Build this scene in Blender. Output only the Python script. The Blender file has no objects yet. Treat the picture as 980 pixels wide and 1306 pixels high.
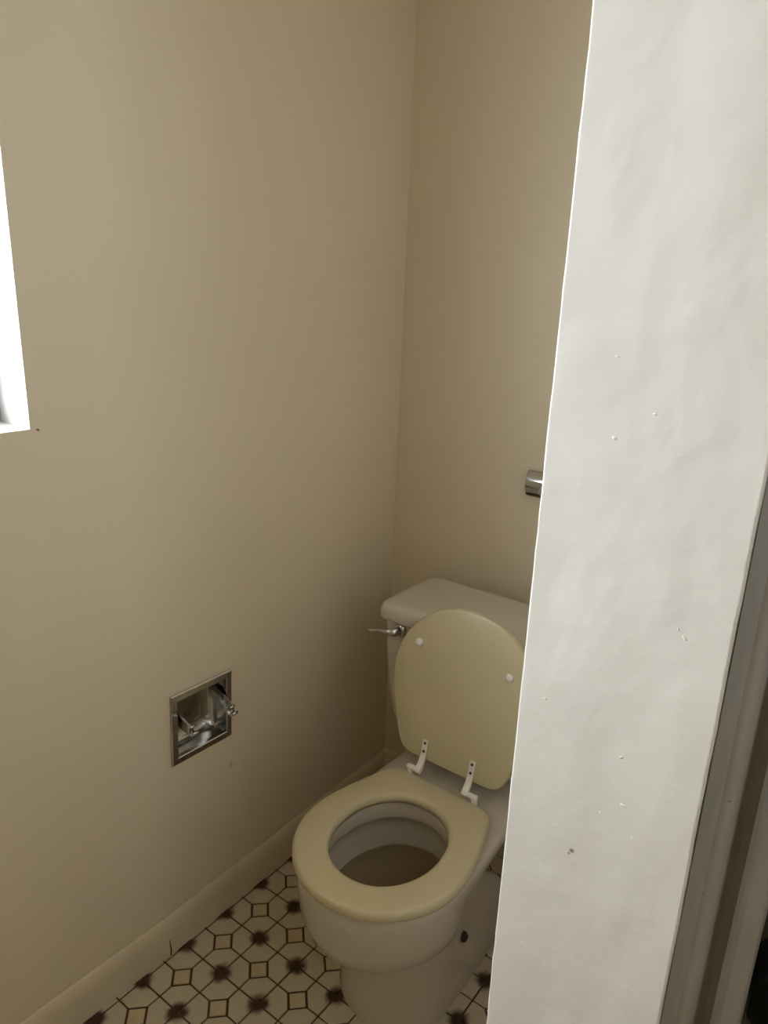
import bpy, bmesh, math, random
from mathutils import Vector, Matrix, noise

random.seed(7)
SC = bpy.context.scene
COL = SC.collection

# ------------------------------------------------------------------ camera
CAM = Vector((1.0746, -1.5131, 1.39))
YAW, PITCH, ROLL, FPX = 0.63251, 0.30396, 0.03908, 955.0
cy_, sy_, cp_, sp_ = math.cos(YAW), math.sin(YAW), math.cos(PITCH), math.sin(PITCH)
fw = Vector((-sy_ * cp_, cy_ * cp_, -sp_)); rt = Vector((cy_, sy_, 0)); up = rt.cross(fw)
c_, s_ = math.cos(ROLL), math.sin(ROLL)
rt, up = c_ * rt + s_ * up, c_ * up - s_ * rt
cam = bpy.data.cameras.new('camera'); camo = bpy.data.objects.new('camera', cam); COL.objects.link(camo)
m3 = Matrix((rt, up, -fw)).transposed()
camo.matrix_world = Matrix.Translation(CAM) @ m3.to_4x4()
cam.sensor_fit = 'HORIZONTAL'; cam.sensor_width = 36.0; cam.lens = FPX / 980.0 * 36.0
cam.clip_start = 0.02; cam.clip_end = 100
SC.camera = camo

# ------------------------------------------------------------------ world: bright hazy sky, dull ground below the horizon
world = bpy.data.worlds.new('sky'); SC.world = world; world.use_nodes = True
nt = world.node_tree; nt.nodes.clear()
out = nt.nodes.new('ShaderNodeOutputWorld'); bg = nt.nodes.new('ShaderNodeBackground')
tc = nt.nodes.new('ShaderNodeTexCoord'); sep = nt.nodes.new('ShaderNodeSeparateXYZ')
ramp = nt.nodes.new('ShaderNodeValToRGB'); mp = nt.nodes.new('ShaderNodeMapRange')
mp.inputs['From Min'].default_value = -1; mp.inputs['From Max'].default_value = 1
nt.links.new(tc.outputs['Generated'], sep.inputs[0]); nt.links.new(sep.outputs['Z'], mp.inputs['Value'])
nt.links.new(mp.outputs[0], ramp.inputs[0])
e = ramp.color_ramp.elements
e[0].position = 0.44; e[0].color = (0.34, 0.34, 0.34, 1)
e[1].position = 0.53; e[1].color = (0.91, 0.95, 1.0, 1)
nt.links.new(ramp.outputs[0], bg.inputs[0]); bg.inputs[1].default_value = 23.0
nt.links.new(bg.outputs[0], out.inputs[0])

# window geometry shared by the portal and the wall
WY0, WY1, WZ0, WZ1 = -1.80, -0.9415, 1.1525, 2.05
pl = bpy.data.lights.new('window_portal', 'AREA'); pl.shape = 'RECTANGLE'; pl.size = WZ1 - WZ0; pl.size_y = WY1 - WY0
plo = bpy.data.objects.new('window_portal', pl); COL.objects.link(plo)
plo.location = (-0.16, (WY0 + WY1) / 2, (WZ0 + WZ1) / 2); plo.rotation_euler = (0, -math.pi / 2, 0)
W2Y0, W2Y1, W2Z0, W2Z1 = -1.95, -1.36, 1.58, 2.16      # smaller unseen window, guessed and placed to brighten the left wall
pl2 = bpy.data.lights.new('window_portal', 'AREA'); pl2.shape = 'RECTANGLE'; pl2.size = W2Z1 - W2Z0; pl2.size_y = W2Y1 - W2Y0
plo2 = bpy.data.objects.new('window_portal', pl2); COL.objects.link(plo2)
plo2.location = (2.49, (W2Y0 + W2Y1) / 2, (W2Z0 + W2Z1) / 2); plo2.rotation_euler = (0, math.pi / 2, 0)
for q_ in (pl, pl2):
    try:
        q_.cycles.is_portal = True
    except Exception:
        pass

vs = SC.view_settings
vs.view_transform = 'Standard'; vs.look = 'None'; vs.gamma = 1.0; vs.exposure = 0.06; vs.use_curve_mapping = False
try:
    SC.cycles.use_denoising = True
    SC.cycles.max_bounces = 10; SC.cycles.diffuse_bounces = 7; SC.cycles.caustics_reflective = False; SC.cycles.caustics_refractive = False
    SC.cycles.sample_clamp_indirect = 0
except Exception:
    pass


# ------------------------------------------------------------------ material helpers
def mat(name, color, rough=0.5, metal=0.0, var=0.0, vscale=6.0, bump=0.0, bscale=60.0, coat=0.0, second=None, bdist=0.002, spec=None):
    m = bpy.data.materials.new(name); m.use_nodes = True
    t = m.node_tree; b = t.nodes['Principled BSDF']
    b.inputs['Roughness'].default_value = rough; b.inputs['Metallic'].default_value = metal
    if coat: b.inputs['Coat Weight'].default_value = coat; b.inputs['Coat Roughness'].default_value = 0.08
    if spec is not None: b.inputs['Specular IOR Level'].default_value = spec
    co = t.nodes.new('ShaderNodeTexCoord')
    if var > 0:
        n = t.nodes.new('ShaderNodeTexNoise'); n.inputs['Scale'].default_value = vscale; n.inputs['Detail'].default_value = 4
        t.links.new(co.outputs['Object'], n.inputs['Vector'])
        mx = t.nodes.new('ShaderNodeMix'); mx.data_type = 'RGBA'
        s2 = second or tuple(max(0, c * (1 - var)) for c in color)
        r = t.nodes.new('ShaderNodeMapRange'); r.inputs['From Min'].default_value = 0.35; r.inputs['From Max'].default_value = 0.65
        t.links.new(n.outputs[0], r.inputs[0]); t.links.new(r.outputs[0], mx.inputs[0])
        mx.inputs[6].default_value = (*color, 1); mx.inputs[7].default_value = (*s2, 1)
        t.links.new(mx.outputs[2], b.inputs['Base Color'])
    else:
        b.inputs['Base Color'].default_value = (*color, 1)
    if bump > 0:
        n2 = t.nodes.new('ShaderNodeTexNoise'); n2.inputs['Scale'].default_value = bscale; n2.inputs['Detail'].default_value = 5
        t.links.new(co.outputs['Object'], n2.inputs['Vector'])
        bp = t.nodes.new('ShaderNodeBump'); bp.inputs['Strength'].default_value = bump; bp.inputs['Distance'].default_value = bdist
        t.links.new(n2.outputs[0], bp.inputs['Height']); t.links.new(bp.outputs[0], b.inputs['Normal'])
    return m


def spot_mask(m, spots, color):
    """small stains with a shape of their own: (x, y, z, radius) in object space"""
    t = m.node_tree; b = t.nodes['Principled BSDF']
    co = [n for n in t.nodes if n.type == 'TEX_COORD'][0]
    nz = t.nodes.new('ShaderNodeTexNoise'); nz.inputs['Scale'].default_value = 120
    t.links.new(co.outputs['Object'], nz.inputs['Vector'])
    for (x, y, z, r, k) in spots:
        d = t.nodes.new('ShaderNodeVectorMath'); d.operation = 'DISTANCE'; d.inputs[1].default_value = (x, y, z)
        t.links.new(co.outputs['Object'], d.inputs[0])
        ad = t.nodes.new('ShaderNodeMath'); ad.operation = 'MULTIPLY_ADD'; ad.inputs[1].default_value = r * 1.2
        t.links.new(nz.outputs[0], ad.inputs[0]); t.links.new(d.outputs['Value'], ad.inputs[2])
        mr = t.nodes.new('ShaderNodeMapRange'); mr.inputs['From Min'].default_value = r * 0.9; mr.inputs['From Max'].default_value = r * 1.8
        mr.inputs['To Min'].default_value = k; mr.inputs['To Max'].default_value = 0.0
        t.links.new(ad.outputs[0], mr.inputs[0])
        mx = t.nodes.new('ShaderNodeMix'); mx.data_type = 'RGBA'; mx.inputs[7].default_value = (*color, 1)
        src = b.inputs['Base Color']
        if src.is_linked:
            t.links.new(src.links[0].from_socket, mx.inputs[6])
        else:
            mx.inputs[6].default_value = src.default_value
        t.links.new(mr.outputs[0], mx.inputs[0]); t.links.new(mx.outputs[2], src)


M = {}
M['wall'] = mat('cream_wall_paint', (0.665, 0.575, 0.425), 0.55, var=0.03, vscale=2.5, bump=0.10, bscale=90)
M['partition'] = mat('white_gloss_paint', (0.85, 0.815, 0.765), 0.42, var=0.035, vscale=5, bump=0.38, bscale=18, bdist=0.006)
M['ceiling'] = mat('ceiling_paint', (0.66, 0.57, 0.42), 0.7, bump=0.1, bscale=80)
M['baseboard'] = mat('baseboard_paint', (0.65, 0.56, 0.41), 0.45, var=0.08, vscale=9, bump=0.12, bscale=40)
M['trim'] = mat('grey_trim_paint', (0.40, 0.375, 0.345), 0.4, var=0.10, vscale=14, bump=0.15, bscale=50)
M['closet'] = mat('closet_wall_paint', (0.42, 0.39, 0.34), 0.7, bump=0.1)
M['reveal'] = mat('window_reveal_paint', (0.86, 0.86, 0.85), 0.5, bump=0.15, bscale=60)
M['porcelain'] = mat('porcelain_glaze', (0.57, 0.51, 0.43), 0.14, var=0.03, vscale=5, coat=0.3)
M['bowl_in'] = M['porcelain']
M['seat'] = mat('almond_seat_enamel', (0.57, 0.50, 0.325), 0.3, var=0.05, vscale=7)
M['hinge'] = mat('white_plastic', (0.80, 0.77, 0.73), 0.35, bump=0.05)
M['screw'] = mat('dark_screw', (0.05, 0.04, 0.04), 0.5, 0.3)
M['chrome'] = mat('worn_chrome', (0.62, 0.62, 0.62), 0.16, 1.0, var=0.2, vscale=40, bump=0.03)
M['polished'] = mat('polished_chrome', (0.50, 0.50, 0.51), 0.08, 1.0)
M['grout'] = mat('brown_grout', (0.10, 0.055, 0.028), 0.8, var=0.3, vscale=40, bump=0.3)
M['rust'] = mat('rusty_bolt', (0.06, 0.03, 0.018), 0.8, 0.2, var=0.5, vscale=200, bump=0.6, bscale=300)
M['black'] = mat('black_plastic_film', (0.006, 0.006, 0.008), 0.45, bump=0.5, bscale=14)
M['alu'] = mat('window_aluminium', (0.45, 0.47, 0.5), 0.4, 0.6)
M['caulk'] = mat('dirty_crack', (0.05, 0.035, 0.02), 0.9)
M['crack'] = mat('paint_crack', (0.20, 0.17, 0.14), 0.8)
M['steel'] = mat('nail_steel', (0.12, 0.10, 0.09), 0.5, 0.6)
M['hose'] = mat('braided_supply_line', (0.32, 0.30, 0.29), 0.4, 0.7, bump=0.6, bscale=400)
M['square'] = mat('ochre_tile_glaze', (0.60, 0.50, 0.33), 0.35, var=0.12, vscale=30)
spot_mask(M['wall'], [(0.0, -0.575, 0.362, 0.006, 0.5)], (0.25, 0.17, 0.06))
spot_mask(M['partition'], [(0.9095, -1.01, 0.948, 0.0022, 0.9), (0.9075, -1.01, 0.9445, 0.0015, 0.8)], (0.24, 0.13, 0.05))


def water_mat():
    m = bpy.data.materials.new('toilet_water'); m.use_nodes = True
    t = m.node_tree; t.nodes.clear()
    o = t.nodes.new('ShaderNodeOutputMaterial'); tr = t.nodes.new('ShaderNodeBsdfTransparent'); g = t.nodes.new('ShaderNodeBsdfGlossy')
    tr.inputs[0].default_value = (0.80, 0.74, 0.62, 1); g.inputs['Roughness'].default_value = 0.03
    fr = t.nodes.new('ShaderNodeFresnel'); fr.inputs[0].default_value = 1.33
    mx = t.nodes.new('ShaderNodeMixShader'); t.links.new(fr.outputs[0], mx.inputs[0])
    t.links.new(tr.outputs[0], mx.inputs[1]); t.links.new(g.outputs[0], mx.inputs[2]); t.links.new(mx.outputs[0], o.inputs[0])
    return m


M['water'] = water_mat()


def glass_mat(name='window_glass', tint=(0.93, 0.96, 0.97)):
    m = bpy.data.materials.new(name); m.use_nodes = True
    t = m.node_tree; t.nodes.clear()
    o = t.nodes.new('ShaderNodeOutputMaterial'); tr = t.nodes.new('ShaderNodeBsdfTransparent'); g = t.nodes.new('ShaderNodeBsdfGlossy')
    tr.inputs[0].default_value = (*tint, 1); g.inputs['Roughness'].default_value = 0.02
    mx = t.nodes.new('ShaderNodeMixShader'); mx.inputs[0].default_value = 0.06
    t.links.new(tr.outputs[0], mx.inputs[1]); t.links.new(g.outputs[0], mx.inputs[2]); t.links.new(mx.outputs[0], o.inputs[0])
    return m


M['glass'] = glass_mat()
M['film'] = glass_mat('unseen_window_film', (0.80, 0.84, 0.88))  # tint sets how much light the unseen right window lets in


def tile_mat():
    """ivory glaze, with the brown blot burnt into the corner at the tile's origin"""
    m = bpy.data.materials.new('ivory_tile_glaze'); m.use_nodes = True
    t = m.node_tree; b = t.nodes['Principled BSDF']; b.inputs['Roughness'].default_value = 0.35
    co = t.nodes.new('ShaderNodeTexCoord'); n = t.nodes.new('ShaderNodeTexNoise')
    at = t.nodes.new('ShaderNodeAttribute'); at.attribute_name = 'cell'
    geo = t.nodes.new('ShaderNodeNewGeometry')
    n.inputs['Scale'].default_value = 55; n.inputs['Detail'].default_value = 5
    t.links.new(geo.outputs['Position'], n.inputs['Vector'])
    ln = t.nodes.new('ShaderNodeVectorMath'); ln.operation = 'LENGTH'; t.links.new(at.outputs['Vector'], ln.inputs[0])
    ad = t.nodes.new('ShaderNodeMath'); ad.operation = 'MULTIPLY_ADD'; ad.inputs[1].default_value = 0.020
    t.links.new(n.outputs[0], ad.inputs[0]); t.links.new(ln.outputs['Value'], ad.inputs[2])
    r = t.nodes.new('ShaderNodeMapRange'); r.inputs['From Min'].default_value = 0.0215; r.inputs['From Max'].default_value = 0.0385
    r.interpolation_type = 'SMOOTHSTEP'
    t.links.new(ad.outputs[0], r.inputs[0])
    n3 = t.nodes.new('ShaderNodeTexNoise'); n3.inputs['Scale'].default_value = 12
    t.links.new(geo.outputs['Position'], n3.inputs['Vector'])
    base = t.nodes.new('ShaderNodeMix'); base.data_type = 'RGBA'
    base.inputs[6].default_value = (0.62, 0.545, 0.42, 1); base.inputs[7].default_value = (0.50, 0.43, 0.315, 1)
    t.links.new(n3.outputs[0], base.inputs[0])
    mx = t.nodes.new('ShaderNodeMix'); mx.data_type = 'RGBA'
    mx.inputs[6].default_value = (0.055, 0.020, 0.009, 1)
    t.links.new(base.outputs[2], mx.inputs[7]); t.links.new(r.outputs[0], mx.inputs[0])
    t.links.new(mx.outputs[2], b.inputs['Base Color'])
    return m


M['tile'] = tile_mat()


# ------------------------------------------------------------------ mesh helpers
def obj(name, bm, material, parent=None, smooth=False, loc=None):
    me = bpy.data.meshes.new(name)
    if isinstance(bm, bmesh.types.BMesh):
        bmesh.ops.recalc_face_normals(bm, faces=bm.faces[:])
        bm.to_mesh(me); bm.free()
    else:
        me = bm
    if smooth:
        for p in me.polygons: p.use_smooth = True
    if material and not me.materials: me.materials.append(material)
    o = bpy.data.objects.new(name, me); COL.objects.link(o)
    if parent: o.parent = parent
    if loc: o.location = loc
    return o


def tag(o, label, cat, group=None):
    o['label'] = label; o['category'] = cat
    if group: o['group'] = group
    return o


def struct(o, label, cat):
    o['kind'] = 'structure'; o['label'] = label; o['category'] = cat
    return o


def empty(name, loc=(0, 0, 0)):
    o = bpy.data.objects.new(name, None); COL.objects.link(o); o.location = loc; o.empty_display_size = 0.05
    return o


def box(bm, a, b):
    x0, y0, z0 = a; x1, y1, z1 = b
    v = [bm.verts.new(p) for p in ((x0, y0, z0), (x1, y0, z0), (x1, y1, z0), (x0, y1, z0), (x0, y0, z1), (x1, y0, z1), (x1, y1, z1), (x0, y1, z1))]
    for f in ((0, 3, 2, 1), (4, 5, 6, 7), (0, 1, 5, 4), (1, 2, 6, 5), (2, 3, 7, 6), (3, 0, 4, 7)):
        bm.faces.new([v[i] for i in f])
    return v


def bevel_all(bm, w, seg=2, angle=0.5):
    ed = [e for e in bm.edges if len(e.link_faces) == 2 and e.calc_face_angle(0) > angle]
    bmesh.ops.bevel(bm, geom=ed, offset=w, segments=seg, profile=0.6, affect='EDGES')


def loft(bm, rings, cap0=False, cap1=False):
    vr = [[bm.verts.new(p) for p in r] for r in rings]
    n = len(vr[0])
    for a, b in zip(vr[:-1], vr[1:]):
        for i in range(n):
            bm.faces.new((a[i], a[(i + 1) % n], b[(i + 1) % n], b[i]))
    if cap0: bm.faces.new(vr[0])
    if cap1: bm.faces.new(vr[-1])
    return vr


def tube(bm, pts, rad, n=10, cap=True):
    pts = [Vector(p) for p in pts]
    rads = rad if isinstance(rad, (list, tuple)) else [rad] * len(pts)
    rings = []
    prev = None
    for i, p in enumerate(pts):
        d = (pts[min(i + 1, len(pts) - 1)] - pts[max(i - 1, 0)]).normalized()
        ref = Vector((0, 0, 1)) if abs(d.z) < 0.9 else Vector((1, 0, 0))
        if prev is not None: ref = prev
        u = (ref - d * ref.dot(d)).normalized(); w = d.cross(u); prev = u
        rings.append([p + rads[i] * (math.cos(2 * math.pi * k / n) * u + math.sin(2 * math.pi * k / n) * w) for k in range(n)])
    loft(bm, rings, cap, cap)


def curve(ctrl, n=8):
    """Catmull-Rom through control points"""
    P = [Vector(p) for p in ctrl]; P = [2 * P[0] - P[1]] + P + [2 * P[-1] - P[-2]]
    o = []
    for i in range(1, len(P) - 2):
        for k in range(n):
            t = k / n; a, b, c, d = P[i - 1], P[i], P[i + 1], P[i + 2]
            o.append(0.5 * ((2 * b) + (c - a) * t + (2 * a - 5 * b + 4 * c - d) * t * t + (3 * b - a - 3 * c + d) * t ** 3))
    o.append(P[-2]); return o


def prism(bm, poly, axis_vec):
    a = [bm.verts.new(p) for p in poly]; b = [bm.verts.new(Vector(p) + Vector(axis_vec)) for p in poly]
    n = len(a)
    bm.faces.new(a); bm.faces.new(b[::-1])
    for i in range(n): bm.faces.new((a[i], a[(i + 1) % n], b[(i + 1) % n], b[i]))


# ------------------------------------------------------------------ the room
H = 2.42
XP0, XP1, YP = 0.85, 0.9975, -1.01       # partition end face
XR, YF = 2.35, -2.6                       # far side wall, wall behind the viewer
BEND_Y, BEND = -0.765, math.tan(math.radians(2.4))
YC, XCW = -0.95, 0.955                    # closet front wall plane, closet side of the partition
YCB = 0.28                                # closet back


def xl(y):                                # surface of the left wall: bends away slightly towards the viewer
    return 0.0 if y >= BEND_Y else BEND * (y - BEND_Y)


def make_left_wall():
    bm = bmesh.new()
    ys = [YF, WY0, WY1, BEND_Y - 0.006, BEND_Y, BEND_Y + 0.006, 0.0]
    def X(y):
        if abs(y - BEND_Y) < 0.005: return -BEND * 0.002
        return xl(y)
    zs = [-0.06, WZ0, WZ1, H]
    front = {}; back = {}
    for i, y in enumerate(ys):
        for j, z in enumerate(zs):
            front[i, j] = bm.verts.new((X(y), y, z)); back[i, j] = bm.verts.new((-0.15, y, z))
    for i in range(len(ys) - 1):
        for j in range(3):
            if i == 1 and j == 1: continue
            bm.faces.new((front[i, j], front[i + 1, j], front[i + 1, j + 1], front[i, j + 1]))
            bm.faces.new((back[i, j], back[i, j + 1], back[i + 1, j + 1], back[i + 1, j]))
    # outer rim
    n = len(ys) - 1
    for j in range(3):
        for i in (0, n): bm.faces.new((front[i, j], front[i, j + 1], back[i, j + 1], back[i, j]))
    for i in range(n):
        for j in (0, 3): bm.faces.new((front[i, j], front[i + 1, j], back[i + 1, j], back[i, j]))
    rv = []
    for a, b in (((1, 1), (2, 1)), ((2, 1), (2, 2)), ((2, 2), (1, 2)), ((1, 2), (1, 1))):
        rv.append(bm.faces.new((front[a], front[b], back[b], back[a])))
    for f in rv: f.material_index = 1
    o = obj('wall_left', bm, M['wall']); o.data.materials.append(M['reveal'])
    return struct(o, 'cream painted wall with the window opening and recessed paper holder', 'wall')


wall_left = make_left_wall()


def slab(name, a, b, m, label, cat, kind=True):
    if name.startswith('wall') and a[2] == 0: a = (a[0], a[1], -0.06)
    bm = bmesh.new(); box(bm, a, b); o = obj(name, bm, m)
    return struct(o, label, cat)


slab('wall_back', (-0.15, 0, 0), (XCW - 0.01, 0.12, H), M['wall'], 'shadowed cream wall behind the toilet tank', 'wall')
slab('ceiling', (-0.15, YF - 0.1, H), (XR + 0.1, YCB + 0.1, H + 0.08), M['ceiling'], 'off white ceiling above the bathroom', 'ceiling')
def make_right_wall():
    bm = bmesh.new()
    for a_, b2 in (((XR, YF, -0.06), (XR + 0.12, W2Y0, H)), ((XR, W2Y1, -0.06), (XR + 0.12, YCB + 0.1, H)), ((XR, W2Y0, -0.06), (XR + 0.12, W2Y1, W2Z0)), ((XR, W2Y0, W2Z1), (XR + 0.12, W2Y1, H))):
        box(bm, a_, b2)
    return struct(obj('wall_right', bm, M['ceiling']), 'cream wall on the far right side of the bathroom', 'wall')


make_right_wall()
slab('wall_front', (-0.15, YF - 0.1, 0), (XR + 0.1, YF, H), M['ceiling'], 'cream wall behind the viewer', 'wall')


for nm, x0, x1, lb in (('shade_eave', -0.78, -0.15, 'unseen eave added outside the left window to block steep sky light'), ('shade_eave', XR + 0.12, XR + 0.75, 'unseen eave added outside the far right window to block steep sky light')):
    slab(nm, (x0, YF - 0.1, 2.20), (x1, YCB + 0.1, 2.30), M['ceiling'], lb, 'added eave')  # unseen overhangs added to keep high sky light off the low surfaces


def make_partition():
    """short wall beside the toilet; its painted end is lumpy and its arrises are chipped"""
    bm = bmesh.new()
    N = 150
    rings = []
    for k in range(N + 1):
        z = H * k / N
        def j(s, a): return a * (noise.noise(Vector((s, 3.1, z * 16))) + 0.6 * noise.noise(Vector((s, 9.1, z * 55))))
        e0 = j(1.3, 0.0007); e1 = j(7.7, 0.0006); r = 0.0014
        ring = [(XP0 + e0, -0.001, z), (XP0 + e0 * 0.3, YP + 0.05, z), (XP0 + e0 + j(2.2, .0005), YP + r, z), (XP0 + e0 + r * 0.3, YP + r * 0.3, z), (XP0 + e0 + r, YP, z), (XP0 + e0 + r + 0.0008, YP, z)]
        nx = 12
        for i in range(1, nx):
            x = XP0 + r + (XP1 - XP0 - 2 * r) * i / nx
            ring.append((x, YP + 0.0007 * noise.noise(Vector((x * 26, 5.0, z * 11))) + 0.00035 * noise.noise(Vector((x * 90, 1.0, z * 60))), z))
        ring += [(XP1 - r - e1 - 0.0008, YP, z), (XP1 - r - e1, YP, z), (XP1 - r * 0.3 - e1, YP + r * 0.3, z), (XP1 - e1, YP + r, z), (XP1, YC - 0.002, z), (XCW, YC - 0.002, z), (XCW, -0.001, z)]
        rings.append(ring)
    loft(bm, rings, True, True)
    o = obj('wall_partition', bm, M['partition'], smooth=False)
    for p in o.data.polygons:
        p.use_smooth = True
    try:
        o.data.set_sharp_from_angle(angle=0.9)
    except Exception:
        pass
    # thick drips and dents left under the paint
    rnd = random.Random(3)
    pts = [(0.958, 1.218), (0.940, 1.185), (0.962, 1.165), (0.935, 1.158), (0.944, 1.01), (0.9275, 0.995), (0.872, 1.075), (0.868, 0.905), (0.885, 0.92), (0.945, 1.285),
           (0.965, 1.20), (0.967, 1.16), (0.877, 0.83), (0.871, 0.765), (0.895, 1.345), (0.925, 1.31), (0.90, 1.29), (0.88, 1.22), (0.905, 0.98), (0.893, 0.965), (0.955, 0.985), (0.937, 1.05)]
    for (x, z) in pts:
        b2 = bmesh.new(); w = rnd.uniform(0.0007, 0.0026); h = rnd.uniform(0.0006, 0.0014)
        bmesh.ops.create_uvsphere(b2, u_segments=8, v_segments=5, radius=1.0)
        bmesh.ops.scale(b2, vec=(w, 0.00022, h), verts=b2.verts)
        rr = Matrix.Rotation(rnd.uniform(-0.8, 0.8), 4, 'Y'); bmesh.ops.transform(b2, matrix=rr, verts=b2.verts)
        obj('paint_drip', b2, M['partition'], o, True, (x, YP + 0.0001, z))
    return struct(o, 'white glossy painted end of the partition wall with chipped edges', 'wall')


make_partition()

# closet behind the casing
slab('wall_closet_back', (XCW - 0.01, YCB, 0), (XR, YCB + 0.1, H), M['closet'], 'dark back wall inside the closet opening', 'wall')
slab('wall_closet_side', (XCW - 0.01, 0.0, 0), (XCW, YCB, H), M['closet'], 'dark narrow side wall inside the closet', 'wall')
slab('wall_closet_front', (1.80, YC, 0), (XR, YC + 0.1, H), M['ceiling'], 'cream wall right of the closet opening', 'wall')
slab('wall_closet_header', (XP1 + 0.004, YC + 0.012, 2.06), (1.80, YC + 0.1, H), M['ceiling'], 'cream wall above the closet opening', 'wall')


def make_casing():
    """moulded upright beside the partition: cove, bead, groove, bead, edge"""
    prof = [(XP1 + 0.0008, YP + 0.004), (1.0000, YP + 0.010), (1.0022, -0.974), (1.0040, -0.9675), (1.0070, -0.9675), (1.0110, -0.9650), (1.0143, -0.955), (1.0150, -0.938),
            (1.0200, -0.934), (1.0262, -0.938), (1.0275, -0.952), (1.0305, -0.9525), (1.0318, -0.940), (1.0325, -0.925), (1.0400, -0.921), (1.0455, -0.917), (1.0460, -0.910), (1.0460, -0.88),
            (XCW + 0.045, -0.88), (XP1 + 0.0008, -0.90)]
    bm = bmesh.new(); prism(bm, [(x, y, 0.0) for x, y in prof], (0, 0, 2.06))
    o = obj('trim_1', bm, M['trim'])
    for p in o.data.polygons: p.use_smooth = True
    try: o.data.set_sharp_from_angle(angle=0.9)
    except Exception: pass
    for (z, x0, x1, y) in ((1.020, 1.003, 1.0105, -0.9672), (0.86, 1.003, 1.0085, -0.9672), (0.70, 1.0035, 1.011, -0.9672), (0.93, 1.002, 1.005, -0.9685)):
        b2 = bmesh.new(); tube(b2, [(x0, y + 0.003, z + 0.002), ((x0 + x1) / 2, y + 0.0006, z), (x1, y + 0.0014, z + 0.0006)], 0.0006, 5)
        obj('paint_crack', b2, M['crack'], o)
    return struct(o, 'grey moulded door casing in shadow right of the white partition', 'trim')


make_casing()


# baseboards -----------------------------------------------------------
def base_profile(t, h):
    return [(0, 0), (t, 0), (t, h * 0.62), (t * 0.94, h * 0.76), (t * 0.76, h * 0.88), (t * 0.50, h * 0.96), (t * 0.18, h), (0, h)]


def base_run(name, p0, p1, nrm, t, h, parent=None):
    bm = bmesh.new(); p0 = Vector(p0); p1 = Vector(p1); n = Vector(nrm)
    N = 12
    rings = []
    for k in range(N + 1):
        p = p0.lerp(p1, k / N); wob = 0.0004 * noise.noise(Vector((k * 1.7, t * 100, p0.y)))
        rings.append([p + n * max(u, 0) * (1 + 0) + Vector((0, 0, v + (wob if v > 0.01 else 0))) for u, v in base_profile(t, h)])
    loft(bm, rings, True, True)
    o = obj(name, bm, M['baseboard'], parent)
    return o


bl = empty('baseboard_left', (0, BEND_Y, 0))
sy0 = -0.7690
a = base_run('board', (0.0005, -0.0135 - BEND_Y, 0), (0.0005, sy0 + 0.0003 - BEND_Y, 0), (1, 0, 0), 0.0120, 0.094, bl)
yy = -2.58
b_ = base_run('board', (xl(sy0) + 0.0005, sy0 - BEND_Y, 0), (xl(yy) + 0.0005, yy - BEND_Y, 0), (1, 0, 0), 0.0124, 0.0940, bl)
bm = bmesh.new(); tube(bm, curve([(0.0129, sy0 + 0.0022 - BEND_Y, 0.001), (0.0133, sy0 + 0.0036 - BEND_Y, 0.012), (0.0128, sy0 + 0.0022 - BEND_Y, 0.030), (0.0119, sy0 + 0.001 - BEND_Y, 0.044)], 6), [0.0015] * 6 + [0.0013] * 6 + [0.0009] * 6 + [0.0003], 6)
obj('joint_crack', bm, M['caulk'], bl)
struct(bl, 'cream painted baseboard along the wall below the paper holder, with a cracked joint', 'baseboard')
o = base_run('baseboard_back', (0.0005, -0.0005, 0), (XP0 - 0.001, -0.0005, 0), (0, -1, 0), 0.012, 0.098)
struct(o, 'cream baseboard behind the toilet on the back wall', 'baseboard')


# floor -----------------------------------------------------------------
S_, OX, OY = 0.11045, 0.0709, -0.6740
hc = S_ / 2; cut = 0.0262; gap = 0.0019


def clip(poly, nx, ny, d):               # keep nx*x+ny*y >= d
    o = []
    for i in range(len(poly)):
        p, q = poly[i], poly[(i + 1) % len(poly)]
        a = nx * p[0] + ny * p[1] - d; b = nx * q[0] + ny * q[1] - d
        if a >= 0: o.append(p)
        if a * b < 0:
            t = a / (a - b); o.append((p[0] + t * (q[0] - p[0]), p[1] + t * (q[1] - p[1])))
    return o


def area(poly):
    return 0.5 * sum(poly[i][0] * poly[(i + 1) % len(poly)][1] - poly[(i + 1) % len(poly)][0] * poly[i][1] for i in range(len(poly)))


def inset(poly, d):
    n = len(poly); L = []
    for i in range(n):
        p, q = Vector(poly[i]), Vector(poly[(i + 1) % n]); t = (q - p).normalized(); nn = Vector((-t.y, t.x))
        L.append((p + nn * d, t))
    o = []
    for i in range(n):
        (p, t), (q, u) = L[i - 1], L[i]
        den = t.x * u.y - t.y * u.x
        if abs(den) < 1e-6: o.append(tuple(q)); continue
        k = ((q.x - p.x) * u.y - (q.y - p.y) * u.x) / den
        o.append((p.x + t.x * k, p.y + t.y * k))
    return o


def tile_geo(poly, org, cell):
    """verts, faces, cell attribute of one tile whose top lies at z = 0; coordinates relative to org"""
    pin = inset(poly, 0.0013)
    n = len(poly); V = []; A = []
    for ring, z in ((poly, -0.006), (poly, -0.0009), (pin, 0.0)):
        for (x, y) in ring:
            V.append((x - org[0], y - org[1], z)); A.append((x - cell[0], y - cell[1], 0))
    F = [tuple(range(2 * n, 3 * n))]
    for r in (0, 1):
        for i in range(n): F.append((r * n + i, r * n + (i + 1) % n, (r + 1) * n + (i + 1) % n, (r + 1) * n + i))
    return V, F, A


def tile_mesh(name, V, F, A, m):
    me = bpy.data.meshes.new(name); me.from_pydata(V, [], F); me.update()
    at = me.attributes.new('cell', 'FLOAT_VECTOR', 'POINT')
    at.data.foreach_set('vector', [c for a in A for c in a])
    me.materials.append(m); return me


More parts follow.
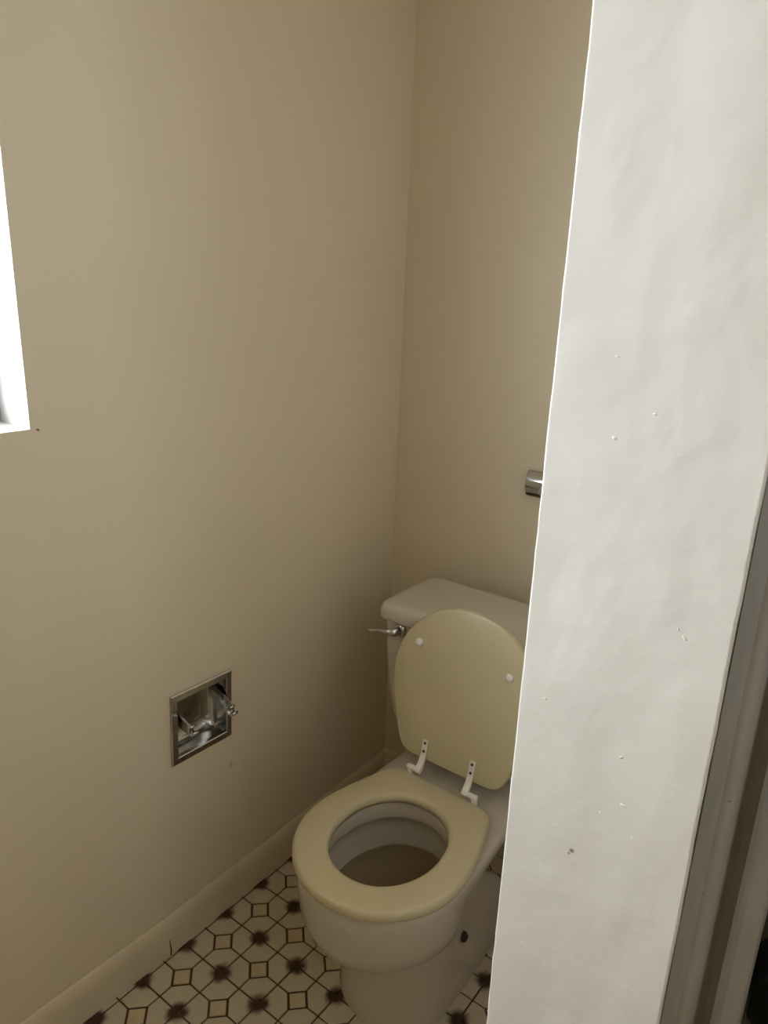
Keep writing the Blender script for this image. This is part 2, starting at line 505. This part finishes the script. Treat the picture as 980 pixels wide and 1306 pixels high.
def in_view(x, y):
    d = Vector((x, y, 0)) - CAM; z = d.dot(fw)
    if z <= 0: return False
    u, v = 490 + FPX * d.dot(rt) / z, 653 - FPX * d.dot(up) / z
    if not (-60 < u < 720 and v < 1420): return False
    return x < XP0


floor = slab('floor', (-0.15, YF, -0.06), (XR, YCB, -0.0028), M['grout'], 'bathroom floor of ivory and brown octagon patterned tiles', 'floor')
cand = []
i0, i1 = -1, int((XR - OX) / S_) + 2
for i in range(i0, i1 + 1):
    for j in range(-8, int((OY - YF) / S_) + 2):
        sx, sy = OX + i * S_, OY - j * S_
        g = gap
        cand.append(('square_tile', [(sx - cut + 2.2 * g, sy), (sx, sy - cut + 2.2 * g), (sx + cut - 2.2 * g, sy), (sx, sy + cut - 2.2 * g)], (sx, sy), (9, 9), 0))
        bx, by = sx + hc, sy - hc
        for q, (ux, uy) in enumerate(((1, 0), (0, 1), (-1, 0), (0, -1))):
            vx, vy = -uy, ux
            P = [(g, g), (hc - g, g), (hc - g, hc - cut - 0.4 * g), (hc - cut - 0.4 * g, hc - g), (g, hc - g)]
            cand.append(('octagon_tile', [(bx + a_ * ux + b2 * vx, by + a_ * uy + b2 * vy) for a_, b2 in P], (bx, by), (bx, by), q))
items = []
for name, poly, org, cell, q in cand:
    cxm = sum(p[0] for p in poly) / len(poly); cym = sum(p[1] for p in poly) / len(poly)
    full = len(poly)
    pp = poly
    if cym >= BEND_Y: pp = clip(pp, 1, 0, 0.003)
    else: pp = clip(pp, 1, -BEND, 0.003 - BEND * BEND_Y)
    if len(pp) < 3: continue
    if cxm < XP0 + 0.08 and cym > YP: pp = clip(pp, -1, 0, -(XP0 - 0.003))
    elif cxm >= XP0 + 0.08 and cym > YP - 0.03: continue
    if len(pp) < 3: continue
    pp = clip(pp, 0, -1, 0.003); pp = clip(pp, 0, 1, YF + 0.003) if len(pp) >= 3 else pp
    pp = clip(pp, -1, 0, -(XR - 0.003)) if len(pp) >= 3 else pp
    if len(pp) < 3 or area(pp) < 6e-5: continue
    whole = (len(pp) == full and abs(area(pp) - area(poly)) < 1e-8)
    items.append((name, pp, org, cell, q, whole, cxm, cym))
cache = {}
count = {'square_tile': 0, 'octagon_tile': 0}
rest = ([], [], [], [])
items.sort(key=lambda t: (t[6] - 0.32) ** 2 + (t[7] + 0.85) ** 2)
for name, pp, org, cell, q, whole, cxm, cym in items:
    if in_view(cxm, cym) and count[name] < 300:
        count[name] += 1
        key = (name, q)
        if whole and key in cache: me = cache[key]
        else:
            V, F, A = tile_geo(pp, org, cell)
            me = tile_mesh(name, V, F, A, M['tile'] if name == 'octagon_tile' else M['square'])
            if whole: cache[key] = me
        o = obj(name, me, None, floor, loc=(org[0], org[1], 0))
        k = random.Random(int(cxm * 1e5) ^ int(cym * 1e5)); o.location.z = k.uniform(-0.0004, 0.0002)
    else:
        V, F, A = tile_geo(pp, (0, 0), cell); n0 = len(rest[0])
        rest[0].extend(V); rest[1].extend(tuple(n0 + v for v in f) for f in F); rest[2].extend(A); rest[3].extend([0 if name == 'octagon_tile' else 1] * len(F))
me = tile_mesh('tile_field', rest[0], rest[1], rest[2], M['tile']); me.materials.append(M['square'])
me.polygons.foreach_set('material_index', rest[3])
o = obj('tile_field', me, None, floor); o['kind'] = 'stuff'

# closet floor strip covers nothing in view but the dark boards inside
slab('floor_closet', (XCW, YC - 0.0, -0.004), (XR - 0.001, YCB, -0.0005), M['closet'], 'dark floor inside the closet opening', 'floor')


# window -----------------------------------------------------------------
def make_window(name, x, y0, y1, z0, z1, gm, label):
    w = empty(name, (x, (y0 + y1) / 2, z0))
    hw = (y1 - y0) / 2; hh = z1 - z0
    t = 0.035
    bm = bmesh.new()
    for a, b in (((-0.025, -hw, 0), (0.025, -hw + t, hh)), ((-0.025, hw - t, 0), (0.025, hw, hh)), ((-0.025, -hw + t, 0), (0.025, hw - t, t)), ((-0.025, -hw + t, hh - t), (0.025, hw - t, hh))):
        box(bm, a, b)
    obj('window_frame', bm, M['alu'], w)
    bm = bmesh.new(); box(bm, (-0.018, -0.018, t), (0.018, 0.018, hh - t)); obj('mullion', bm, M['alu'], w)
    for s in (-1, 1):
        bm = bmesh.new()
        a, b = (0.018, hw - t) if s > 0 else (-hw + t, -0.018)
        box(bm, (-0.003, a, t), (0.003, b, hh - t)); obj('pane', bm, gm, w)
    return struct(w, label, 'window')


make_window('unseen_window', XR + 0.07, W2Y0, W2Y1, W2Z0, W2Z1, M['film'], 'small unseen window put in the far right wall to brighten the left wall')
make_window('window_1', -0.115, WY0, WY1, WZ0, WZ1, M['glass'], 'bright window at the left edge in a white painted reveal')
bm = bmesh.new(); tube(bm, [(-0.004, 0, 0), (0.0015, 0, 0), (0.002, 0, 0)], [0.001, 0.001, 0.0017], 8)
bmesh.ops.create_circle(bm, cap_ends=True, radius=0.0017, segments=8, matrix=Matrix.Translation((0.0022, 0, 0)) @ Matrix.Rotation(math.pi / 2, 4, 'Y'))
obj('nail', bm, M['steel'], wall_left, loc=(xl(-0.930), -0.930, 1.1505))

# ------------------------------------------------------------------ toilet
CX = 0.423
toilet = empty('toilet', (CX, -0.42, 0))
tag(toilet, 'white two piece toilet with raised lid between the wall and partition', 'toilet')
T0 = Vector((CX, -0.42, 0))


def P(x, y, z):                          # world (x relative to the toilet axis) -> toilet space
    return Vector((x, y + 0.42, z))


def outline(hw, yf, ym, hb, yb, n=64, lin=0.0):
    """closed plan outline, front (yf, towards viewer) rounded, widest hw at ym, straight back hb at yb"""
    pts = []
    m = n // 2
    for side in (1, -1):
        seq = []
        for k in range(m):
            t = k / m
            if t < 0.5:
                a = t / 0.5 * math.pi / 2                 # front quarter ellipse
                seq.append((hw * math.sin(a), ym - (ym - yf) * math.cos(a)))
            elif t < 0.82:
                u = (t - 0.5) / 0.32                      # side going back, easing in to hb
                s = (u * u * (3 - 2 * u) * 0.35 + u * u * 0.65) * (1 - lin) + lin * math.sin(u * math.pi / 2)
                seq.append((hw + (hb - hw) * s, ym + (yb - ym) * u))
            else:
                u = (t - 0.82) / 0.18
                seq.append((hb * (1 - u), yb))
        if side == 1: pts += seq
        else:
            seq.append((0, yb)); pts += [(-x, y) for x, y in seq[1:][::-1]]
    return pts


def oval(hx, y0, y1, n):
    """oval sampled so that point k roughly faces outline point k"""
    return [(hx, y0, y1)]


def seat_outline(grow=0.0):
    return outline(0.1665 + grow, -0.7545 - grow, -0.585, 0.118 + grow * 0.5, -0.3865 + grow, 96)


def radial(poly, c, n):
    """resample a star-shaped outline at n equal angles about c"""
    o = []
    for k in range(n):
        a = 2 * math.pi * k / n; d = Vector((math.sin(a), -math.cos(a)))
        best = 0
        for i in range(len(poly)):
            p = Vector(poly[i]) - Vector(c); q = Vector(poly[(i + 1) % len(poly)]) - Vector(c)
            e_ = q - p; den = d.x * e_.y - d.y * e_.x
            if abs(den) < 1e-12: continue
            t = (p.x * e_.y - p.y * e_.x) / den; s = (p.x * d.y - p.y * d.x) / den
            if t > 0 and -1e-6 <= s <= 1 + 1e-6: best = max(best, t)
        o.append((c[0] + d.x * best, c[1] + d.y * best))
    return o


def smooth_poly(poly, it=2):
    for _ in range(it):
        n = len(poly)
        poly = [((poly[i - 1][0] + 2 * poly[i][0] + poly[(i + 1) % n][0]) / 4, (poly[i - 1][1] + 2 * poly[i][1] + poly[(i + 1) % n][1]) / 4) for i in range(n)]
    return poly


NA = 96
HC = (0.002, -0.570)
so = smooth_poly(radial(seat_outline(), HC, NA), 1)
hole = [(HC[0] + 0.1030 * math.copysign(abs(math.sin(a)) ** 0.95, math.sin(a)), HC[1] - 0.1215 * math.copysign(abs(math.cos(a)) ** 0.97, math.cos(a))) for a in [2 * math.pi * k / NA for k in range(NA)]]


def lerp2(a, b, t): return (a[0] + (b[0] - a[0]) * t, a[1] + (b[1] - a[1]) * t)


# seat ring
bm = bmesh.new()
zt, zb = 0.4025, 0.3835
prof = [(0.000, zb), (-0.000, zb + 0.008), (0.02, zt - 0.0035), (0.07, zt - 0.0008), (0.15, zt), (0.82, zt), (0.92, zt - 0.0012), (0.97, zt - 0.0040), (1.0, zt - 0.009), (1.0, zb + 0.003), (0.985, zb), (0.5, zb)]
rings = []
for t, z in prof:
    rings.append([P(*lerp2(hole[k], so[k], t), z) for k in range(NA)])
rings.append(rings[0])
vr = [[bm.verts.new(p) for p in r] for r in rings[:-1]]; vr.append(vr[0])
for a_, b2 in zip(vr[:-1], vr[1:]):
    for i in range(NA): bm.faces.new((a_[i], a_[(i + 1) % NA], b2[(i + 1) % NA], b2[i]))
seat = obj('seat', bm, M['seat'], toilet, True); seat['label'] = 'almond coloured seat ring lying on the bowl'
# bumpers under the seat keep a thin shadow gap
for (x, y) in ((0.135, -0.56), (-0.135, -0.56), (0.09, -0.70), (-0.09, -0.70)):
    bm = bmesh.new(); tube(bm, [P(x, y, 0.3785), P(x, y, 0.3845)], 0.008, 10); obj('bumper', bm, M['hinge'], seat)

# bowl: apron, undercut, pedestal foot; then rim and inside
def level(hw, yf, ym, hb, yb, z, lin=0.0):
    return [P(x, y, z) for x, y in outline(hw, yf, ym, hb, yb, 64, lin)]


bm = bmesh.new()
# outer shell from the foot upwards
L = [level(0.1175, -0.628, -0.520, 0.105, -0.170, 0.000),
     level(0.1195, -0.630, -0.520, 0.107, -0.168, 0.012),
     level(0.1150, -0.628, -0.515, 0.102, -0.185, 0.040),
     level(0.1100, -0.624, -0.510, 0.092, -0.212, 0.085),
     level(0.1080, -0.622, -0.505, 0.076, -0.242, 0.120, 0.1),
     level(0.1080, -0.623, -0.505, 0.056, -0.285, 0.150, 0.3),
     level(0.1090, -0.627, -0.505, 0.046, -0.325, 0.190, 0.45),
     level(0.1130, -0.645, -0.515, 0.044, -0.330, 0.212, 0.5),
     level(0.1260, -0.688, -0.535, 0.046, -0.330, 0.226, 0.5),
     level(0.1420, -0.720, -0.555, 0.050, -0.325, 0.238, 0.5),
     level(0.1510, -0.735, -0.565, 0.055, -0.310, 0.254, 0.45),
     level(0.1560, -0.7425, -0.572, 0.066, -0.260, 0.285, 0.4),
     level(0.1585, -0.7465, -0.577, 0.094, -0.160, 0.325, 0.25),
     level(0.1600, -0.748, -0.580, 0.122, -0.092, 0.345, 0.1),
     level(0.1605, -0.748, -0.580, 0.127, -0.085, 0.362),
     level(0.1595, -0.747, -0.580, 0.127, -0.086, 0.374),
     level(0.1540, -0.741, -0.580, 0.124, -0.090, 0.3795)]
vr = loft(bm, L, True, False)
top = vr[-1]
# deck and rim top: bridge outline to the rim hole
n = 64
def rim_ring(sx, yb_, yf_, z):
    c = (yb_ + yf_) / 2; hl = (yb_ - yf_) / 2; o_ = []
    for v in top:
        a = math.atan2(v.co.x, -(v.co.y - 0.42 - c)) if True else 0
        o_.append(P(sx * math.sin(a), c - hl * math.cos(a), z))
    return o_
rings = [rim_ring(0.1105, -0.436, -0.702, 0.3795), rim_ring(0.1075, -0.439, -0.699, 0.375), rim_ring(0.1075, -0.439, -0.699, 0.345),
         rim_ring(0.1100, -0.437, -0.701, 0.338), rim_ring(0.1240, -0.424, -0.712, 0.334), rim_ring(0.1270, -0.420, -0.714, 0.322),
         rim_ring(0.1230, -0.420, -0.708, 0.295), rim_ring(0.1120, -0.420, -0.690, 0.262), rim_ring(0.0930, -0.422, -0.655, 0.228), rim_ring(0.0680, -0.424, -0.600, 0.195), rim_ring(0.0420, -0.428, -0.540, 0.170), rim_ring(0.0200, -0.440, -0.490, 0.160)]
prev = top
for r in rings:
    cur = [bm.verts.new(p) for p in r]
    for i in range(n): bm.faces.new((prev[i], prev[(i + 1) % n], cur[(i + 1) % n], cur[i]))
    prev = cur
bm.faces.new(prev)
bowl = obj('bowl', bm, M['porcelain'], toilet, True); bowl['label'] = 'white porcelain bowl with narrow pedestal'
try: bowl.data.set_sharp_from_angle(angle=1.1)
except Exception: pass
# water
bm = bmesh.new(); ring = [bm.verts.new(P(0.1115 * math.sin(2 * math.pi * k / 40), -0.555 - 0.135 * math.cos(2 * math.pi * k / 40), 0.262)) for k in range(40)]
bm.faces.new(ring)
wt = obj('water', bm, M['water'], bowl); wt['label'] = 'dull standing water'
# floor bolts and rusty stains
for s in (1, -1):
    bm = bmesh.new()
    tube(bm, [P(s * 0.098, -0.437, 0.122), P(s * 0.107, -0.437, 0.122), P(s * 0.111, -0.437, 0.122), P(s * 0.1125, -0.437, 0.122)], [0.0105, 0.0105, 0.008, 0.004], 9)
    b_o = obj('bolt_plug', bm, M['rust'], toilet); b_o['label'] = 'dark rusted bolt plug in the side of the pedestal'

# tank body
def rrect(hx, y0, y1, r, z, n=6):
    o_ = []
    for (cx_, cy2, a0) in ((hx - r, y1 - r, 0), (-hx + r, y1 - r, 90), (-hx + r, y0 + r, 180), (hx - r, y0 + r, 270)):
        for k in range(n + 1):
            a = math.radians(a0 + 90 * k / n); o_.append(P(cx_ + r * math.cos(a), cy2 + r * math.sin(a), z))
    return o_


bm = bmesh.new()
loft(bm, [rrect(0.175, -0.255, -0.095, 0.045, 0.381), rrect(0.196, -0.268, -0.088, 0.05, 0.385), rrect(0.213, -0.276, -0.084, 0.045, 0.402), rrect(0.224, -0.280, -0.082, 0.036, 0.440),
          rrect(0.232, -0.282, -0.081, 0.03, 0.50), rrect(0.238, -0.284, -0.080, 0.026, 0.58), rrect(0.241, -0.285, -0.080, 0.024, 0.668), rrect(0.237, -0.281, -0.084, 0.022, 0.6735)], True, True)
tank = obj('tank', bm, M['porcelain'], toilet, True)
try: tank.data.set_sharp_from_angle(angle=1.2)
except Exception: pass
bm = bmesh.new()
loft(bm, [rrect(0.236, -0.284, -0.082, 0.02, 0.671), rrect(0.2485, -0.2955, -0.0745, 0.022, 0.672), rrect(0.2500, -0.2970, -0.0730, 0.022, 0.676), rrect(0.2495, -0.2965, -0.0735, 0.024, 0.695), rrect(0.2465, -0.2935, -0.0765, 0.026, 0.704), rrect(0.2400, -0.2870, -0.0830, 0.028, 0.7085), rrect(0.2250, -0.2720, -0.0980, 0.028, 0.7100)], True, True)
tl = obj('tank_lid', bm, M['porcelain'], toilet, True)
try: tl.data.set_sharp_from_angle(angle=1.2)
except Exception: pass
# flush lever
bm = bmesh.new(); lx, ly, lz = 0.234 - CX, -0.284, 0.655
tube(bm, [P(lx, ly + 0.003, lz), P(lx, ly - 0.006, lz), P(lx, ly - 0.010, lz)], [0.0155, 0.0155, 0.011], 16)
esc = obj('flush_lever', bm, M['chrome'], toilet, True); esc['label'] = 'chrome flush lever'
bm = bmesh.new()
pts = curve([(lx, ly - 0.008, lz), (lx - 0.004, ly - 0.022, lz), (lx - 0.018, ly - 0.030, lz - 0.001), (lx - 0.045, ly - 0.033, lz - 0.005), (lx - 0.066, ly - 0.034, lz - 0.009)], 5)
rings = []
for i, q in enumerate(pts):
    t = i / (len(pts) - 1); w = 0.0115 - 0.0085 * t; th = 0.0075 * (1 - 0.6 * t)
    d = (pts[min(i + 1, len(pts) - 1)] - pts[max(i - 1, 0)]).normalized(); side = d.cross(Vector((0, 0, 1))).normalized()
    rings.append([P(*(q + side * th * math.cos(a) + Vector((0, 0, 1)) * w * math.sin(a))) for a in [2 * math.pi * k / 12 for k in range(12)]])
loft(bm, rings, True, True)
obj('lever_arm', bm, M['chrome'], esc, True)

# raised lid, leaning on the tank
ly0, lz0, ly1, lz1 = -0.368, 0.410, -0.314, 0.700
uax = Vector((0, ly1 - ly0, lz1 - lz0)).normalized(); nax = Vector((0, -uax.z, uax.y))   # nax points to the viewer
LX = -0.004                                # the lid has slipped a touch sideways


def LP(x, s, n_):
    q = Vector((x + LX, ly0, lz0)) + uax * s + nax * n_
    return P(q.x, q.y, q.z)


lo = outline(0.1670, -0.356, -0.195, 0.1185, -0.016, 96)
lo = smooth_poly(radial(lo, (0, -0.19), NA), 2)
def lshr(k, d):
    x, y = lo[k]; c = Vector((0, -0.19)); v = Vector((x, y)) - c; return c + v * (1 - d / v.length)
bm = bmesh.new(); rings = []
for d, n_ in ((0.006, -0.0165), (0.0015, -0.0155), (0.0, -0.012), (0.0, -0.005), (0.0015, -0.0015), (0.005, 0.0), (0.06, 0.0004)):
    rings.append([LP(lshr(k, d).x, -lshr(k, d).y, n_) for k in range(NA)])
loft(bm, rings, True, True)
lid = obj('lid', bm, M['seat'], toilet, True); lid['label'] = 'raised almond coloured lid showing its underside'
try: lid.data.set_sharp_from_angle(angle=1.3)
except Exception: pass
for (x, s) in ((-0.112, 0.2585), (0.100, 0.254)):
    bm = bmesh.new()
    rg = [[LP(x + r * math.cos(a), s + r * math.sin(a), h_) for a in [2 * math.pi * k / 14 for k in range(14)]] for r, h_ in ((0.0085, 0.0), (0.0085, 0.003), (0.0065, 0.0055), (0.003, 0.0065))]
    loft(bm, rg, True, True); bp_ = obj('bumper', bm, M['hinge'], lid, True)
# hinges
for s, xs in ((-1, -0.0585), (1, 0.055)):
    bm = bmesh.new()
    # strap on the lid, bending forward to the knuckle
    w = 0.0062
    prof = [LP(0, 0.060, 0.0005), LP(0, 0.060, 0.0035), LP(0, 0.028, 0.0040), LP(0, 0.014, 0.008), P(LX, -0.3835, 0.414), P(LX, -0.388, 0.4075), P(LX, -0.384, 0.4030), P(LX, -0.376, 0.4075), P(LX, -0.3735, 0.412), LP(0, 0.016, 0.0008)]
    prism(bm, [Vector((p.x + xs - w, p.y, p.z)) for p in prof], (2 * w, 0, 0))
    bevel_all(bm, 0.0012, 2)
    hg = obj('hinge', bm, M['hinge'], toilet); hg['label'] = 'white plastic hinge with two dark screws'
    bm = bmesh.new()
    tube(bm, [P(LX + xs, -0.3805, 0.4075), P(LX + xs + s * 0.026, -0.3805, 0.4075), P(LX + xs + s * 0.028, -0.3805, 0.4075)], [0.0062, 0.0062, 0.0045], 12)
    tube(bm, [P(LX + xs + s * 0.021, -0.3795, 0.3795), P(LX + xs + s * 0.021, -0.3795, 0.407)], 0.0068, 12)
    obj('hinge_pin', bm, M['hinge'], hg, True)
    for sv in (0.0535, 0.0355):
        bm = bmesh.new()
        rg = [[LP(xs + r * math.cos(a), sv + r * math.sin(a), h_) for a in [2 * math.pi * k / 10 for k in range(10)]] for r, h_ in ((0.0030, 0.003), (0.0030, 0.0044), (0.0015, 0.0048))]
        loft(bm, rg, True, True); obj('screw', bm, M['screw'], hg)
# ------------------------------------------------------------------ recessed paper holder
HY, HZ = -0.6500, 0.5190
holder = empty('paper_holder', (0.0, HY, HZ)); holder.rotation_euler = (math.radians(-1.6), 0, 0)
tag(holder, 'square chrome recessed toilet paper holder without a roll, set in the wall', 'paper holder')
hs, bw, dep = 0.0785, 0.0145, 0.045
# cut the niche out of the wall
bmn = bmesh.new(); box(bmn, (-dep - 0.004, -hs + 0.004, -hs + 0.004), (0.02, hs - 0.004, hs - 0.004))
men = bpy.data.meshes.new('niche_cut'); bmesh.ops.recalc_face_normals(bmn, faces=bmn.faces[:]); bmn.to_mesh(men); bmn.free()
cut_o = bpy.data.objects.new('niche_cut', men); COL.objects.link(cut_o); cut_o.location = holder.location; cut_o.rotation_euler = holder.rotation_euler
md = wall_left.modifiers.new('niche', 'BOOLEAN'); md.operation = 'DIFFERENCE'; md.solver = 'EXACT'; md.object = cut_o
bpy.context.view_layer.update()
dg = bpy.context.evaluated_depsgraph_get()
newme = bpy.data.meshes.new_from_object(wall_left.evaluated_get(dg)); wall_left.modifiers.clear(); wall_left.data = newme
bpy.data.objects.remove(cut_o)
# frame
bm = bmesh.new()
def sq(h, x): return [(x, -h, -h), (x, h, -h), (x, h, h), (x, -h, h)]
vrs = loft(bm, [sq(hs, 0.0005), sq(hs, 0.0030), sq(hs - 0.0025, 0.0050), sq(hs - bw, 0.0055), sq(hs - bw - 0.0015, 0.0040), sq(hs - bw - 0.0025, -0.004)])
obj('frame', bm, M['chrome'], holder)
# scooped box
bm = bmesh.new(); hi = hs - bw - 0.0025
def rsq(h, x, r=0.008, n=4):
    o_ = []
    for (a, b, a0) in ((h - r, h - r, 0), (-h + r, h - r, 90), (-h + r, -h + r, 180), (h - r, -h + r, 270)):
        for k in range(n + 1):
            t = math.radians(a0 + 90 * k / n); o_.append((x, a + r * math.cos(t), b + r * math.sin(t)))
    return o_
loft(bm, [rsq(hi + 0.0005, -0.002), rsq(hi, -0.020), rsq(hi - 0.003, -0.034), rsq(hi - 0.012, -0.042), rsq(hi - 0.028, -0.0445)], False, True)
obj('recess_box', bm, M['chrome'], holder, True)
# two arms that carried the roller: flat blades with a curled end
for s in (1, -1):
    ya = s * 0.0560
    zc = 0.004 if s > 0 else 0.006
    bm = bmesh.new()
    ctr = curve([(-0.042, ya - s * 0.002, zc + 0.022), (-0.020, ya, zc + 0.018), (0.004, ya, zc + 0.010), (0.020, ya, zc + 0.005), (0.034, ya, zc + 0.002)], 6)
    rings = []
    for i, q in enumerate(ctr):
        t = i / (len(ctr) - 1); hh_ = 0.017 - 0.006 * t; th = 0.0022
        rings.append([q + Vector((0, th * c1, hh_ * c2)) for c1, c2 in ((1, -0.9), (1, 0.9), (0.5, 1), (-0.5, 1), (-1, 0.9), (-1, -0.9), (-0.5, -1), (0.5, -1))])
    loft(bm, rings, True, True)
    arm = obj('arm', bm, M['chrome'], holder, True)
    try: arm.data.set_sharp_from_angle(angle=0.7)
    except Exception: pass
    # socket: short open C shaped cup on the inner side at the tip
    bm = bmesh.new(); N2 = 14; r0, r1 = 0.0112, 0.0078; y0, y1 = ya + s * 0.002, ya - s * 0.012
    cxs, czs = 0.035, zc + 0.001
    V2 = []
    for k in range(N2 + 1):
        a = math.radians(75 + 290 * k / N2); ca, sa = math.cos(a), math.sin(a)
        V2.append([bm.verts.new((cxs + r * ca, yv, czs + r * sa)) for r, yv in ((r0, y0), (r0, y1), (r1, y1), (r1, y0))])
    for k in range(N2):
        for i in range(4): bm.faces.new((V2[k][i], V2[k][(i + 1) % 4], V2[k + 1][(i + 1) % 4], V2[k + 1][i]))
    bm.faces.new(V2[0]); bm.faces.new(V2[-1])
    obj('socket', bm, M['chrome'], arm, True)
for (dy, dz) in ((0.0, 0.034), (0.0, -0.012)):
    bm = bmesh.new(); tube(bm, [(-0.0445, dy, dz), (-0.0415, dy, dz), (-0.0405, dy, dz)], [0.0055, 0.0055, 0.0035], 12); obj('mounting_screw', bm, M['screw'], holder, True)

# ------------------------------------------------------------------ towel bar on the back wall, mostly behind the partition
tb = empty('towel_bar', (0.4090, -0.0005, 0.9615)); tag(tb, 'chrome towel bar bracket on the back wall beside the partition edge', 'towel bar')
for dx in (0.0, 0.34):
    bm = bmesh.new(); pz = [-0.0285 + 0.057 * k / 12 for k in range(13)]
    prism(bm, [(dx - 0.040, 0, -0.0285)] + [(dx - 0.040, -0.021 + 0.011 * (z / 0.0285) ** 2, z) for z in pz] + [(dx - 0.040, 0, 0.0285)], (0.080, 0, 0)); br = obj('bracket', bm, M['polished'], tb, True)
    try: br.data.set_sharp_from_angle(angle=0.6)
    except Exception: pass
    px_ = dx + (0.020 if dx == 0 else -0.020)
    bm = bmesh.new(); tube(bm, [(px_, -0.019, 0), (px_, -0.045, 0), (px_, -0.058, 0), (px_, -0.060, 0)], [0.012, 0.0105, 0.0105, 0.008], 14); obj('post', bm, M['chrome'], br, True)
bm = bmesh.new(); tube(bm, [(0.020, -0.048, 0), (0.320, -0.048, 0)], 0.007, 12); obj('bar', bm, M['chrome'], tb, True)

# ------------------------------------------------------------------ black bag on the closet floor
bm = bmesh.new(); rings = []
for h_, r, pl_ in ((0.0, 0.095, 0.02), (0.004, 0.125, 0.02), (0.02, 0.146, 0.02), (0.05, 0.156, 0.02), (0.09, 0.156, 0.025), (0.13, 0.146, 0.035), (0.17, 0.124, 0.05), (0.20, 0.098, 0.08), (0.225, 0.066, 0.14), (0.243, 0.034, 0.20), (0.252, 0.020, 0.15), (0.262, 0.026, 0.25), (0.282, 0.046, 0.38), (0.300, 0.060, 0.45)):
    ring = []
    for k in range(48):
        a_ = 2 * math.pi * k / 48
        f_ = 1 + 0.13 * noise.noise(Vector((math.cos(a_) * 2.2, math.sin(a_) * 2.2, h_ * 12))) + 0.05 * noise.noise(Vector((math.cos(a_) * 7, math.sin(a_) * 7, h_ * 35))) + pl_ * math.sin(a_ * 9 + 3 * noise.noise(Vector((a_, h_ * 6, 2.0))))
        ring.append((r * f_ * math.cos(a_) + 0.10 * h_, r * f_ * math.sin(a_), h_ + (0.02 * noise.noise(Vector((math.cos(a_) * 3, math.sin(a_) * 3, 7.0))) if h_ > 0.17 else 0)))
    rings.append(ring)
loft(bm, rings, True, False)
bag = obj('rubbish_bag', bm, M['black'], None, True, (1.155, -0.10, 0.0))
tag(bag, 'black rounded bundle low in the dark at the lower right edge', 'bag')
